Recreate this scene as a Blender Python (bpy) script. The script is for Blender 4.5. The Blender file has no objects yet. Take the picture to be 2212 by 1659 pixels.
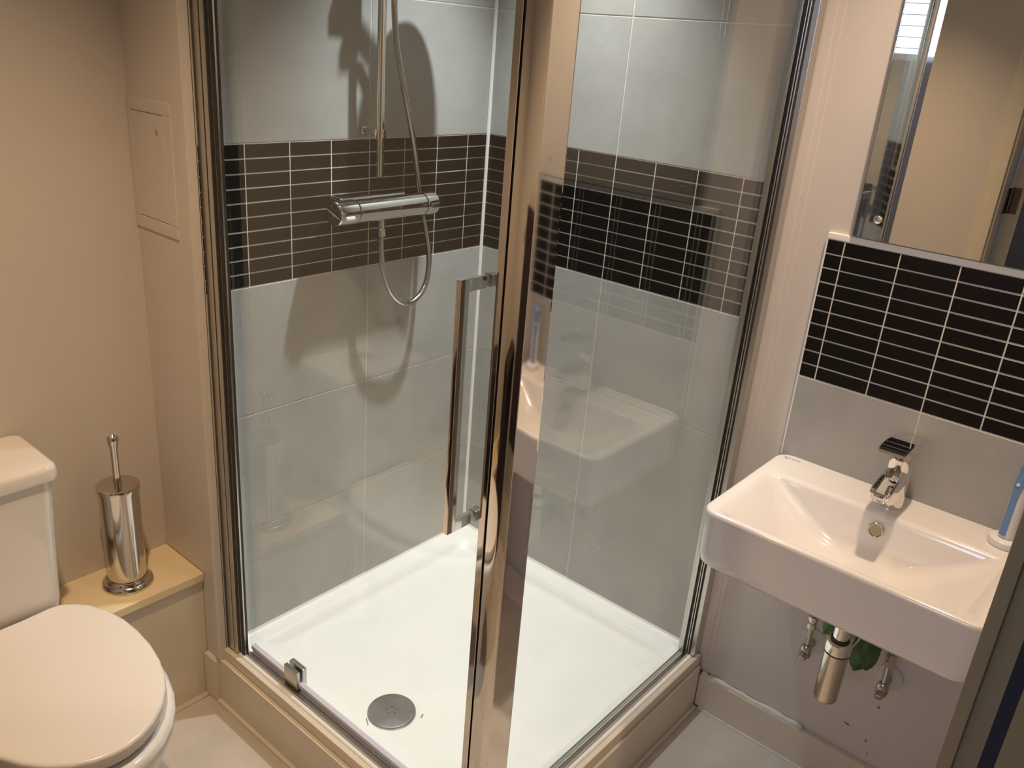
import bpy, bmesh, math, random
from mathutils import Vector, Matrix
random.seed(7)
S = bpy.context.scene
COL = S.collection
R = math.radians

# ------------------------------------------------------------------ camera
cam = bpy.data.cameras.new('camera')
cam.sensor_fit = 'HORIZONTAL'; cam.sensor_width = 36.0
cam.lens = 36.0 * 1841.61 / 2212.0
cam.clip_start = 0.02
camo = bpy.data.objects.new('camera', cam); COL.objects.link(camo)
camo.location = (-1.74636, -1.56098, 1.59825)
camo.rotation_euler = (R(67.93487), R(-4.36815), R(-49.31105))
S.camera = camo

# ------------------------------------------------------------------ world, lamps, exposure
W = bpy.data.worlds.new('world'); S.world = W; W.use_nodes = True
bg = W.node_tree.nodes['Background']
bg.inputs[0].default_value = (0.62, 0.76, 1.0, 1); bg.inputs[1].default_value = 0.6
S.view_settings.view_transform = 'Standard'; S.view_settings.look = 'None'
S.view_settings.gamma = 1.0; S.view_settings.use_curve_mapping = False
S.view_settings.exposure = -0.12

def spot(name, loc, target, energy, color, size, blend, radius):
    l = bpy.data.lights.new(name, 'SPOT'); l.energy = energy; l.color = color
    l.spot_size = R(size); l.spot_blend = blend; l.shadow_soft_size = radius
    o = bpy.data.objects.new(name, l); COL.objects.link(o); o.location = loc
    o.rotation_euler = (Vector(target) - Vector(loc)).to_track_quat('-Z', 'Y').to_euler()
    return o
CEIL = 2.38
WARM = (1.0, 0.70, 0.42)
spot('shower_downlight', (-0.24, -0.40, CEIL - 0.03), (-0.36, -0.24, 0), 148, (0.92, 0.97, 0.99), 70, 1.0, 0.022)
spot('toilet_downlight', (-1.34, -0.58, CEIL - 0.03), (-1.34, -0.32, 0.0), 86, WARM, 96, 1.0, 0.03)
spot('basin_downlight', (-0.34, -1.20, CEIL - 0.03), (-0.27, -1.20, 0), 74, (1.0, 0.75, 0.53), 94, 1.0, 0.03)
al = bpy.data.lights.new('window_daylight', 'AREA'); al.shape = 'RECTANGLE'; al.size = 0.5; al.size_y = 1.4
al.energy = 24; al.color = (0.62, 0.72, 1.0)
alo = bpy.data.objects.new('window_daylight', al); COL.objects.link(alo)
alo.location = (-4.33, -1.35, 1.95); alo.rotation_euler = (0, R(-90), 0)

# ------------------------------------------------------------------ materials
def mat(name, color, rough=0.5, metal=0.0, var=0.0, vscale=8.0, bump=0.0, bscale=200.0, coat=0.0, spec=None, color2=None, rvar=0.0):
    m = bpy.data.materials.new(name); m.use_nodes = True
    n = m.node_tree.nodes; L = m.node_tree.links; b = n['Principled BSDF']
    b.inputs['Base Color'].default_value = (*color, 1); b.inputs['Roughness'].default_value = rough
    b.inputs['Metallic'].default_value = metal
    if coat: b.inputs['Coat Weight'].default_value = coat; b.inputs['Coat Roughness'].default_value = 0.06
    if spec is not None: b.inputs['Specular IOR Level'].default_value = spec
    if var or bump or rvar:
        g = n.new('ShaderNodeNewGeometry')
    if var:
        t = n.new('ShaderNodeTexNoise'); t.inputs['Scale'].default_value = vscale; t.inputs['Detail'].default_value = 5
        t.inputs['Roughness'].default_value = 0.6
        L.new(g.outputs['Position'], t.inputs['Vector'])
        r = n.new('ShaderNodeValToRGB')
        c2 = color2 or tuple(c * (1 - var) for c in color)
        r.color_ramp.elements[0].position = 0.33; r.color_ramp.elements[0].color = (*c2, 1)
        r.color_ramp.elements[1].position = 0.67; r.color_ramp.elements[1].color = (*(min(1, c * (1 + var * .5)) for c in color), 1)
        L.new(t.outputs['Fac'], r.inputs['Fac']); L.new(r.outputs['Color'], b.inputs['Base Color'])
    if rvar:
        t = n.new('ShaderNodeTexNoise'); t.inputs['Scale'].default_value = 30; t.inputs['Detail'].default_value = 4
        L.new(g.outputs['Position'], t.inputs['Vector'])
        q = n.new('ShaderNodeMapRange'); q.inputs['To Min'].default_value = max(0, rough - rvar); q.inputs['To Max'].default_value = rough + rvar
        L.new(t.outputs['Fac'], q.inputs['Value']); L.new(q.outputs['Result'], b.inputs['Roughness'])
    if bump:
        t = n.new('ShaderNodeTexNoise'); t.inputs['Scale'].default_value = bscale; t.inputs['Detail'].default_value = 3
        L.new(g.outputs['Position'], t.inputs['Vector'])
        u = n.new('ShaderNodeBump'); u.inputs['Strength'].default_value = bump; u.inputs['Distance'].default_value = 0.002
        L.new(t.outputs['Fac'], u.inputs['Height']); L.new(u.outputs['Normal'], b.inputs['Normal'])
    return m

def glassmat(name, tint, ior=1.5, add=0.0):
    m = bpy.data.materials.new(name); m.use_nodes = True
    n = m.node_tree.nodes; L = m.node_tree.links; n.clear()
    o = n.new('ShaderNodeOutputMaterial'); mx = n.new('ShaderNodeMixShader'); tr = n.new('ShaderNodeBsdfTransparent')
    gl = n.new('ShaderNodeBsdfGlossy'); gl.inputs['Roughness'].default_value = 0.0; gl.inputs['Color'].default_value = (1, 1, 1, 1)
    tr.inputs['Color'].default_value = (*tint, 1)
    g = n.new('ShaderNodeNewGeometry'); mp = n.new('ShaderNodeMapRange')
    mp.inputs['To Min'].default_value = ior; mp.inputs['To Max'].default_value = 1.0 / ior
    L.new(g.outputs['Backfacing'], mp.inputs['Value'])
    f = n.new('ShaderNodeFresnel'); L.new(mp.outputs['Result'], f.inputs['IOR'])
    L.new(f.outputs['Fac'], mx.inputs['Fac']); L.new(tr.outputs[0], mx.inputs[1]); L.new(gl.outputs[0], mx.inputs[2])
    L.new(mx.outputs[0], o.inputs['Surface'])
    return m

M = {}
M['paint'] = mat('wall_paint', (0.65, 0.592, 0.54), 0.55, var=0.03, vscale=3, bump=0.10, bscale=260)
M['gloss_paint'] = mat('cream_gloss_paint', (0.72, 0.64, 0.52), 0.28, var=0.05, vscale=6, bump=0.05, bscale=90)
M['ledge_top'] = mat('yellowed_gloss_paint', (0.80, 0.66, 0.44), 0.25, var=0.05, vscale=5)
M['ceiling'] = mat('ceiling_paint', (0.80, 0.78, 0.75), 0.7, bump=0.05)
M['tile'] = mat('grey_stone_tile', (0.40, 0.395, 0.375), 0.42, var=0.10, vscale=7, bump=0.12, bscale=340, rvar=0.08)
M['floor_tile'] = mat('beige_floor_tile', (0.56, 0.50, 0.435), 0.45, var=0.12, vscale=6, bump=0.12, bscale=300)
M['mosaic'] = mat('black_mosaic', (0.0075, 0.0062, 0.005), 0.34, var=0.25, vscale=40, rvar=0.05, spec=0.22)
M['grout'] = mat('white_grout', (0.66, 0.63, 0.57), 0.85, var=0.10, vscale=30, bump=0.2)
M['silicone'] = mat('white_silicone', (0.84, 0.83, 0.80), 0.4)
M['acrylic'] = mat('white_acrylic', (0.86, 0.86, 0.84), 0.22, var=0.02, vscale=12)
M['porcelain'] = mat('white_porcelain', (0.80, 0.76, 0.73), 0.10, coat=0.6)
M['plastic'] = mat('white_plastic', (0.80, 0.75, 0.71), 0.24)
M['chrome'] = mat('chrome', (0.78, 0.77, 0.75), 0.055, 1.0, rvar=0.025)
M['chrome_post'] = mat('polished_aluminium', (0.80, 0.77, 0.73), 0.05, 1.0, rvar=0.02)
M['chrome_dull'] = mat('dull_chrome', (0.52, 0.50, 0.47), 0.22, 1.0, rvar=0.08)
M['alu'] = mat('satin_aluminium', (0.60, 0.58, 0.54), 0.30, 1.0, rvar=0.05)
M['drain'] = mat('worn_steel', (0.40, 0.40, 0.41), 0.33, 1.0, var=0.2, vscale=40, rvar=0.1)
M['steel'] = mat('stainless_steel', (0.62, 0.58, 0.53), 0.13, 1.0, rvar=0.05)
M['mirror'] = mat('mirror_silver', (0.90, 0.91, 0.90), 0.0, 1.0)
M['gasket'] = mat('dark_gasket', (0.03, 0.027, 0.025), 0.5)
M['black'] = mat('black_gap', (0.008, 0.008, 0.008), 0.6)
M['seal'] = mat('clear_vinyl_seal', (0.62, 0.60, 0.70), 0.15, coat=0.5)
M['glass'] = glassmat('shower_glass', (0.968, 0.985, 0.975))
M['leaf'] = mat('green_leaf', (0.045, 0.13, 0.022), 0.35, var=0.3, vscale=30)
M['leaf_dark'] = mat('dark_green_leaf', (0.02, 0.065, 0.012), 0.4, var=0.3, vscale=30)
M['blue'] = mat('blue_rubber', (0.13, 0.26, 0.50), 0.4)
M['brush_white'] = mat('white_handle', (0.78, 0.76, 0.75), 0.3)
M['logo'] = mat('grey_print', (0.25, 0.27, 0.30), 0.5)
M['trim_lining'] = mat('shaded_lining_paint', (0.42, 0.35, 0.22), 0.35, var=0.05)  # lining colour darkened to hold the shade of a person blocking the light
M['strip'] = mat('dark_blue_seal', (0.02, 0.03, 0.06), 0.35)
M['door'] = mat('dark_wood_door', (0.07, 0.04, 0.03), 0.4, var=0.3, vscale=20)
M['towel'] = mat('dark_towel', (0.035, 0.022, 0.026), 0.95, bump=0.6, bscale=500)
M['bin'] = mat('black_plastic', (0.012, 0.009, 0.012), 0.5)
M['hinge'] = mat('dark_brass', (0.16, 0.13, 0.09), 0.3, 1.0)
M['blind'] = mat('white_blind', (0.85, 0.86, 0.88), 0.6)
M['dirt'] = mat('dark_mould', (0.10, 0.08, 0.055), 0.9)
M['scuff'] = mat('grey_scuff', (0.22, 0.19, 0.18), 0.9)

# ------------------------------------------------------------------ mesh helpers
def new(): return bmesh.new()
def merge(bm, b2, mtx=None):
    if mtx is not None: bmesh.ops.transform(b2, matrix=mtx, verts=b2.verts)
    me = bpy.data.meshes.new('tmp'); b2.to_mesh(me); b2.free(); bm.from_mesh(me); bpy.data.meshes.remove(me)
def box(bm, x0, x1, y0, y1, z0, z1, bev=0.0, seg=2, mtx=None):
    b = bmesh.new(); bmesh.ops.create_cube(b, size=1.0)
    bmesh.ops.transform(b, matrix=Matrix.Translation(((x0+x1)/2, (y0+y1)/2, (z0+z1)/2)) @ Matrix.Diagonal((abs(x1-x0), abs(y1-y0), abs(z1-z0), 1)), verts=b.verts)
    if bev: bmesh.ops.bevel(b, geom=b.edges[:], offset=bev, segments=seg, profile=0.5, affect='EDGES')
    merge(bm, b, mtx)
def loft(bm, loops, cap0=True, cap1=True, close=True):
    vs = [[bm.verts.new(p) for p in l] for l in loops]; n = len(loops[0])
    for a, b in zip(vs, vs[1:]):
        for i in range(n if close else n - 1):
            j = (i + 1) % n; bm.faces.new((a[i], a[j], b[j], b[i]))
    if cap0: bm.faces.new(list(reversed(vs[0])))
    if cap1: bm.faces.new(vs[-1])
    return vs
def rrect(x0, x1, y0, y1, z, r, n=6, m=3):
    r = max(1e-4, min(r, (x1-x0)/2 - 1e-4, (y1-y0)/2 - 1e-4)); pts = []
    cs = [(x1-r, y1-r, 0), (x0+r, y1-r, 90), (x0+r, y0+r, 180), (x1-r, y0+r, 270)]
    for k, (cx, cy, a) in enumerate(cs):
        for i in range(n + 1):
            t = R(a + 90*i/n); pts.append(Vector((cx + r*math.cos(t), cy + r*math.sin(t), z)))
        nx = cs[(k+1) % 4]; t = R(a + 90)
        e = Vector((nx[0] + r*math.cos(t), nx[1] + r*math.sin(t), z)); s = pts[-1]
        for i in range(1, m): pts.append(s.lerp(e, i/m))
    return pts
def lathe(bm, prof, c=(0, 0, 0), axis=(0, 0, 1), n=32, cap0=True, cap1=True):
    q = Vector((0, 0, 1)).rotation_difference(Vector(axis)).to_matrix()
    loops = [[Vector(c) + q @ Vector((r*math.cos(2*math.pi*i/n), r*math.sin(2*math.pi*i/n), z)) for i in range(n)] for r, z in prof]
    loft(bm, loops, cap0, cap1)
def catmull(pts, k=8):
    P = [Vector(p) for p in pts]; P = [2*P[0]-P[1]] + P + [2*P[-1]-P[-2]]; out = []
    for i in range(1, len(P)-2):
        for s in range(k):
            t = s/k; a, b, c, d = P[i-1:i+3]
            out.append(0.5*((2*b) + (c-a)*t + (2*a-5*b+4*c-d)*t*t + (3*b-a-3*c+d)*t**3))
    out.append(P[-2]); return out
def tube(bm, path, r, n=14, cap=True, ribs=0.0):
    path = [Vector(p) for p in path]; loops = []
    up = Vector((0, 1, 0)); prev = None
    for i, p in enumerate(path):
        t = (path[min(i+1, len(path)-1)] - path[max(i-1, 0)]).normalized()
        if prev is None:
            u = t.orthogonal().normalized()
        else:
            u = (prev - t*prev.dot(t)).normalized()
        prev = u; v = t.cross(u)
        rr = (r[i] if isinstance(r, (list, tuple)) else r) * (1 + (ribs if i % 2 else 0))
        loops.append([p + rr*(math.cos(2*math.pi*k/n)*u + math.sin(2*math.pi*k/n)*v) for k in range(n)])
    loft(bm, loops, cap, cap)
def base_of(parent):
    v = Vector((0, 0, 0))
    while parent is not None: v += parent.location; parent = parent.parent
    return v
def obj(name, bm, m, parent=None, smooth=35, origin=None):
    bmesh.ops.recalc_face_normals(bm, faces=bm.faces)
    me = bpy.data.meshes.new(name)
    off = base_of(parent)
    if parent is None:
        xs = [v.co for v in bm.verts]
        off = Vector(((min(c.x for c in xs)+max(c.x for c in xs))/2, (min(c.y for c in xs)+max(c.y for c in xs))/2, min(c.z for c in xs)))
    bmesh.ops.translate(bm, vec=-off, verts=bm.verts)
    bm.to_mesh(me); bm.free()
    if smooth:
        me.shade_smooth(); me.set_sharp_from_angle(angle=R(smooth))
    me.materials.append(M[m])
    o = bpy.data.objects.new(name, me); COL.objects.link(o)
    if smooth:
        w = o.modifiers.new('weighted', 'WEIGHTED_NORMAL'); w.keep_sharp = True; w.mode = 'FACE_AREA'; w.weight = 80
    if parent is None: o.location = off
    else: o.parent = parent
    return o
def tag(o, label, cat, group=None):
    o['label'] = label; o['category'] = cat
    if group: o['group'] = group
    return o
def thing(name, label, cat, loc, group=None):
    o = bpy.data.objects.new(name, None); COL.objects.link(o); o.location = loc; o.empty_display_size = 0.05
    return tag(o, label, cat, group)
def struct(name, bm, m, parent=None, label=None):
    o = obj(name, bm, m, parent)
    if parent is None: o['kind'] = 'structure'
    if label: o['label'] = label
    return o
def bobj(name, dims, m, parent=None, bev=0.0, st=False, label=None):
    bm = new(); box(bm, *dims, bev=bev)
    o = obj(name, bm, m, parent)
    if st: o['kind'] = 'structure'
    if label: o['label'] = label
    return o

# ------------------------------------------------------------------ tiles (shared meshes, one object each)
_tc = {}
def tile_mesh(w, h, t, ch, m):
    key = (round(w, 4), round(h, 4), t, ch, m)
    if key not in _tc:
        bm = new(); x, z = w/2, h/2
        loft(bm, [[Vector((-x, 0, -z)), Vector((x, 0, -z)), Vector((x, 0, z)), Vector((-x, 0, z))],
                  [Vector((-x, -t+ch, -z)), Vector((x, -t+ch, -z)), Vector((x, -t+ch, z)), Vector((-x, -t+ch, z))],
                  [Vector((-x+ch, -t, -z+ch)), Vector((x-ch, -t, -z+ch)), Vector((x-ch, -t, z-ch)), Vector((-x+ch, -t, z-ch))]])
        bmesh.ops.recalc_face_normals(bm, faces=bm.faces)
        me = bpy.data.meshes.new('tile'); bm.to_mesh(me); bm.free(); me.materials.append(M[m]); _tc[key] = me
    return _tc[key]
def put_tile(name, parent, loc, rot, w, h, t, ch, m):
    o = bpy.data.objects.new(name, tile_mesh(w, h, t, ch, m)); COL.objects.link(o)
    o.parent = parent; o.location = Vector(loc) - base_of(parent); o.rotation_euler = rot
    return o
def wall_grid(parent, side, xs, zs, name, m, t, ch, gap):
    """xs, zs: joint positions along the wall and up; side 'A' = plane y=0 running -x, 'B' = plane x=0 running -y"""
    for a0, a1 in zip(xs, xs[1:]):
        for z0, z1 in zip(zs, zs[1:]):
            w = a1-a0-gap; h = z1-z0-gap; a = (a0+a1)/2; z = (z0+z1)/2
            jig = random.uniform(-0.0003, 0.0003)
            if side == 'A': put_tile(name, parent, (-a, t+jig, z), (0, 0, 0), w, h, t, ch, m)
            else: put_tile(name, parent, (t+jig, -a, z), (0, 0, R(-90)), w, h, t, ch, m)

# ------------------------------------------------------------------ setting
YB = 0.225      # toilet back wall
XL = -1.95      # wall opposite the basin, with the doorway
GT = 0.008      # tile thickness
fl = bobj('floor', (-4.4, 0.10, -2.75, 0.40, -0.10, -0.004), 'grout', st=True)
fx = [-4.34, -3.72, -3.10, -2.48, -1.86, -1.24, -0.62, 0.0]
fy = [-2.435, -1.815, -1.195, -0.575, 0.045, 0.40]
for a, b in zip(fx, fx[1:]):
    for c, d in zip(fy, fy[1:]):
        if d > 0.3: d = YB
        o = put_tile('floor_tile', fl, ((a+b)/2, (c+d)/2, -0.006), (R(-90), 0, 0), b-a-0.004, d-c-0.004, 0.006, 0.001, 'floor_tile')
bobj('ceiling', (-4.4, 0.10, -2.75, 0.40, CEIL, CEIL+0.1), 'ceiling', st=True)
bobj('wall_back', (-4.4, -0.845, YB, YB+0.1, 0, CEIL), 'paint', st=True)
# boxed-out wall behind the shower: painted side, tiled front
wd = bobj('wall_shower', (-0.86, 0.01, GT+0.001, YB+0.1, 0, CEIL), 'paint', st=True, bev=0.003)
bobj('grout', (-0.842, 0.006, 0.0010, GT+0.002, 0.10, CEIL-0.002), 'grout', wd)
wr = bobj('wall_right', (0.010, 0.11, -2.75, 0.40, 0, CEIL), 'paint', st=True)
bobj('grout', (0.0010, 0.012, -0.835, 0.006, 0.10, CEIL-0.002), 'grout', wr)
bobj('grout', (0.0010, 0.012, -1.4985, -0.946, 0.74, 1.270), 'grout', wr)

ax = [0.003, 0.0758] + [0.0758 + 0.1102*k for k in range(1, 7)] + [0.842]
rows = [1.06 + 0.03*k for k in range(11)]
wall_grid(wd, 'A', ax, rows, 'mosaic_tile', 'mosaic', GT-0.001, 0.0007, 0.0026)
jA = 0.0758 + 3*0.1102
wall_grid(wd, 'A', [0.003, jA, 0.842], [0.163, 0.46, 0.76, 1.06], 'tile', 'tile', GT-0.001, 0.0007, 0.0029)
wall_grid(wd, 'A', [0.003, jA, 0.842], [1.36, 1.664, 1.964, 2.264, CEIL], 'tile', 'tile', GT-0.001, 0.0007, 0.0029)
jB = 0.3002 + 0.1102
bx = [0.003] + [0.3002 + 0.1102*k for k in range(-2, 5)] + [0.835]
wall_grid(wr, 'B', bx, rows, 'mosaic_tile', 'mosaic', GT-0.001, 0.0007, 0.0026)
wall_grid(wr, 'B', [0.003, jB, 0.835], [0.163, 0.46, 0.76, 1.06], 'tile', 'tile', GT-0.001, 0.0007, 0.0029)
wall_grid(wr, 'B', [0.003, jB, 0.835], [1.36, 1.664, 1.964, 2.264, CEIL], 'tile', 'tile', GT-0.001, 0.0007, 0.0029)
# splashback above the basin
sx = [0.946] + [0.982 + 0.1103*k for k in range(0, 5)] + [1.4985]
wall_grid(wr, 'B', sx, [0.970 + 0.03*k for k in range(11)], 'mosaic_tile', 'mosaic', GT-0.001, 0.0007, 0.0028)
wall_grid(wr, 'B', [0.946, 0.982 + 2*0.1103, 1.4985], [0.742, 0.970], 'tile', 'tile', GT-0.001, 0.0007, 0.0029)
bobj('tile_trim', (-0.001, 0.0105, -1.4985, -0.944, 1.270, 1.283), 'silicone', wr, bev=0.002, label='white bead along the splashback top')
bobj('tile_edge_bead', (0.000, 0.0105, -0.947, -0.9435, 0.78, 1.272), 'silicone', wr, bev=0.001)
# silicone beads in the shower corner and along the tray
bm = new(); tube(bm, [(-0.002, -0.002, 0.165), (-0.002, -0.002, CEIL)], 0.0055, 8); obj('sealant_bead', bm, 'silicone', wd)
bm = new(); loft(bm, [[Vector((x, 0.0005, 0.1610)), Vector((x, -0.0085, 0.1620)), Vector((x, -0.0025, 0.1655)), Vector((x, 0.0005, 0.1730))] for x in (-0.836, -0.002)]); obj('sealant_bead', bm, 'silicone', wd)
bm = new(); loft(bm, [[Vector((0.0005, y, 0.1610)), Vector((-0.0085, y, 0.1620)), Vector((-0.0025, y, 0.1655)), Vector((0.0005, y, 0.1730))] for y in (-0.80, -0.002)]); obj('sealant_bead', bm, 'silicone', wr)

# painted edge bead at the outer corner of the boxed wall, and the cover strip on the basin wall
bm = new(); box(bm, -0.8655, -0.853, -0.0005, 0.016, 0.13, CEIL, 0.002); box(bm, -0.863, -0.855, 0.014, 0.028, 0.13, CEIL, 0.002)
box(bm, -0.858, -0.846, -0.004, 0.004, 0.13, CEIL, 0.0015)
struct('trim_1', bm, 'paint')
bm = new(); box(bm, 0.006, 0.012, -0.868, -0.842, 0.11, CEIL, 0.002); box(bm, 0.0085, 0.012, -0.882, -0.866, 0.11, CEIL, 0.0015)
struct('trim_2', bm, 'paint')

# baseboard on the basin wall: two lengths, the second without its sealant
bb = bobj('baseboard_right', (-0.006, 0.010, -1.4985, -0.862, 0, 0.104), 'gloss_paint', st=True, bev=0.002)
bm = new(); path = [(0.003 + random.uniform(-.001, .001), -0.866 - 0.016*i, 0.106 + random.uniform(-.0015, .0015)) for i in range(18)]
tube(bm, path, [0.0065 + random.uniform(-.0015, .002) for _ in path], 8); obj('sealant_bead', bm, 'grout', bb)
bm = new(); tube(bm, [(-0.006, -0.868, 0.001), (-0.006, -1.49, 0.001)], 0.0035, 8); obj('grout_line', bm, 'grout', bb)
for p, r in (((-0.004, -0.866, 0.004), 0.008), ((0.004, -0.868, 0.108), 0.006), ((0.004, -0.882, 0.109), 0.004)):
    bm = new(); bmesh.ops.create_icosphere(bm, subdivisions=2, radius=r, matrix=Matrix.Translation(p) @ Matrix.Diagonal((0.8, 1.2, 0.7, 1)))
    for v in bm.verts: v.co += Vector([random.uniform(-.15, .15)*r for _ in range(3)])
    obj('mould_spot', bm, 'dirt', bb)
# scuffs on the wall under the basin
for y, z, w, h in ((-1.2285, 0.178, 0.011, 0.0045), (-1.283, 0.262, 0.006, 0.006), (-1.277, 0.160, 0.004, 0.006), (-1.287, 0.128, 0.003, 0.004)):
    bm = new(); n = 9
    loft(bm, [[Vector((xx, y + 0.7*w*f*math.cos(2*math.pi*i/n)*(1+.3*math.sin(3*i)), z + 0.7*h*f*math.sin(2*math.pi*i/n)*(1+.3*math.cos(2*i)))) for i in range(n)] for xx, f in ((0.0105, 1), (0.0093, .8))])
    obj('paint_chip', bm, 'scuff', wr)

# left wall (seen in the mirror) with the open doorway
DY0, DY1 = -1.56, -0.875
wl = new()
box(wl, XL-0.10, XL, DY1+0.02, YB+0.1, 0, CEIL); box(wl, XL-0.10, XL, -2.75, DY0-0.02, 0, CEIL); box(wl, XL-0.10, XL, DY0-0.02, DY1+0.02, 2.05, CEIL)
struct('wall_left', wl, 'paint')
dt = new()
box(dt, XL-0.12, XL+0.004, DY1, DY1+0.022, 0, 2.03, 0.002); box(dt, XL-0.12, XL+0.004, DY0-0.022, DY0, 0, 2.03, 0.002); box(dt, XL-0.12, XL+0.004, DY0-0.022, DY1+0.022, 2.03, 2.052, 0.002)
for xa, xb in ((XL, XL+0.018),):
    for s, y in ((1, DY1+0.008), (-1, DY0-0.008)):
        ya, yb = sorted((y, y+s*0.030)); box(dt, xa, xb, ya, yb, 0, 2.08, 0.003)
        ya, yb = sorted((y+s*0.030, y+s*0.062)); box(dt, xa, xb-0.007, ya, yb, 0, 2.11, 0.003)
    box(dt, xa, xb, DY0-0.04, DY1+0.04, 2.04, 2.08, 0.003)
struct('trim_3', dt, 'gloss_paint')
dr = bpy.data.objects.new('door_1', None); COL.objects.link(dr); dr.location = (XL-0.125, DY1-0.006, 0); dr['kind'] = 'structure'
bobj('door_edge', (XL-0.140, XL-0.128, DY1-0.052, DY1-0.008, 0.005, 2.02), 'gloss_paint', dr, 0.001)
bobj('door_leaf', (XL-0.90, XL-0.140, DY1-0.053, DY1-0.007, 0.005, 2.02), 'door', dr, 0.001)
for z in (0.25, 1.165, 1.80):
    bm = new(); box(bm, XL-0.127, XL-0.075, DY1-0.003, DY1+0.001, z-0.05, z+0.05, 0.0008)
    box(bm, XL-0.129, XL-0.126, DY1-0.040, DY1-0.010, z-0.05, z+0.05, 0.0008)
    tube(bm, [(XL-0.122, DY1-0.007, z-0.05), (XL-0.122, DY1-0.007, z+0.05)], 0.006, 10); obj('hinge', bm, 'hinge', dr)

# wall end beside the basin with its painted lining
bobj('wall_front', (-0.93, 0.010, -1.66, -1.4985, 0, CEIL), 'paint', st=True)
ln = bobj('trim_4', (-0.952, -0.928, -1.5115, -1.4984, 0, CEIL-0.001), 'trim_lining', st=True, bev=0.001)
bobj('lining_board', (-0.944, -0.928, -1.5310, -1.5115, 0, CEIL-0.001), 'trim_lining', ln)
bobj('seal_strip', (-0.946, -0.928, -1.5440, -1.5310, 0, CEIL-0.001), 'strip', ln)
bobj('lining_board', (-0.950, -0.928, -1.66, -1.5440, 0, CEIL-0.001), 'trim_lining', ln)
bobj('wall_behind', (-2.05, 0.01, -2.75, -2.65, 0, CEIL), 'paint', st=True)
# room beyond the doorway, with its window and blind
hw_ = new()
box(hw_, -4.40, -4.30, -2.75, -2.35, 0, CEIL); box(hw_, -4.40, -4.30, -0.35, 0.40, 0, CEIL)
box(hw_, -4.40, -4.30, -2.35, -0.35, 0, 1.66); box(hw_, -4.40, -4.30, -2.35, -0.35, 2.20, CEIL)
box(hw_, -4.30, -2.05, -2.75, -2.65, 0, CEIL)
struct('wall_far', hw_, 'paint')
wn = new()
box(wn, -4.38, -4.34, -2.35, -2.30, 1.66, 2.20); box(wn, -4.38, -4.34, -0.40, -0.35, 1.66, 2.20); box(wn, -4.38, -4.34, -2.35, -0.35, 1.66, 1.70); box(wn, -4.38, -4.34, -2.35, -0.35, 2.15, 2.20); box(wn, -4.38, -4.34, -1.375, -1.325, 1.66, 2.2)
wn1 = struct('window_1', wn, 'plastic')
for k in range(7):
    z = 1.73 + 0.065*k
    bm = new(); box(bm, -4.320, -4.275, -2.32, -0.38, z, z+0.004, mtx=None); obj('blind_slat', bm, 'blind', wn1)

# ledge: boxed-in pipes beside the cistern
lg = new(); box(lg, -1.86, -0.861, 0.062, YB, 0.0, 0.338)
lg = struct('trim_5', lg, 'gloss_paint')
bm = new(); box(bm, -1.86, -0.861, 0.050, YB, 0.338, 0.360, 0.003); obj('ledge_top', bm, 'ledge_top', lg)['label'] = 'yellowed gloss-painted top board'
# plinth round the tray
pl = new(); box(pl, -0.862, -0.846, -0.862, 0.030, 0, 0.131, 0.003); pl = struct('trim_6', pl, 'gloss_paint')
bobj('plinth_cap', (-0.852, -0.8385, -0.852, -0.001, 0.1312, 0.1605), 'gloss_paint', pl, 0.003)
bobj('plinth_cap', (-0.8385, -0.001, -0.855, -0.8415, 0.1312, 0.1605), 'gloss_paint', pl, 0.003)
bobj('plinth_board', (-0.846, -0.006, -0.862, -0.846, 0, 0.131), 'gloss_paint', pl, 0.003)
for pth in ([(-0.866, -0.86, 0.002), (-0.866, 0.03, 0.002)], [(-0.86, -0.866, 0.002), (-0.01, -0.866, 0.002)]):
    bm = new(); tube(bm, pth, 0.006, 8); obj('floor_sealant', bm, 'gloss_paint', pl)
bobj('plinth_end', (-0.872, -0.846, 0.008, 0.060, 0, 0.125), 'gloss_paint', pl, 0.002)

# ------------------------------------------------------------------ shower tray
tr = thing('shower_tray', 'white square shower tray inside the glass enclosure with round metal waste', 'shower tray', (-0.42, -0.42, 0.0))
bm = new()
def TL(a, z, r): return rrect(-0.838+a, -0.0015-a, -0.841+a, -0.0015-a, z, r, 8, 4)
loft(bm, [TL(0.004, 0.02, 0.01), TL(0.0, 0.10, 0.01), TL(0, 0.155, 0.01), TL(0.002, 0.161, 0.01), TL(0.007, 0.163, 0.012), TL(0.034, 0.161, 0.03), TL(0.046, 0.157, 0.04),
          TL(0.056, 0.144, 0.05), TL(0.064, 0.136, 0.055), TL(0.078, 0.132, 0.06), TL(0.20, 0.129, 0.10), TL(0.40, 0.127, 0.02)])
obj('tray_body', bm, 'acrylic', tr, 50)
dc = Vector((-0.682, -0.424, 0.1295))
bm = new(); lathe(bm, [(0.030, -0.004), (0.055, -0.004), (0.0565, 0.001), (0.0560, 0.005), (0.054, 0.0072), (0.049, 0.008), (0.02, 0.0083)], dc, n=48)
dcv = obj('drain_cover', bm, 'drain', tr); dcv['label'] = 'round worn metal waste cover with five small dots'
for k in range(5):
    a = R(90 + 72*k - 45); bm = new()
    bmesh.ops.create_icosphere(bm, subdivisions=2, radius=0.0024, matrix=Matrix.Translation(dc + Vector((0.011*math.cos(a), 0.011*math.sin(a), 0.0078))))
    obj('cover_dot', bm, 'gasket', dcv)
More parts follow.
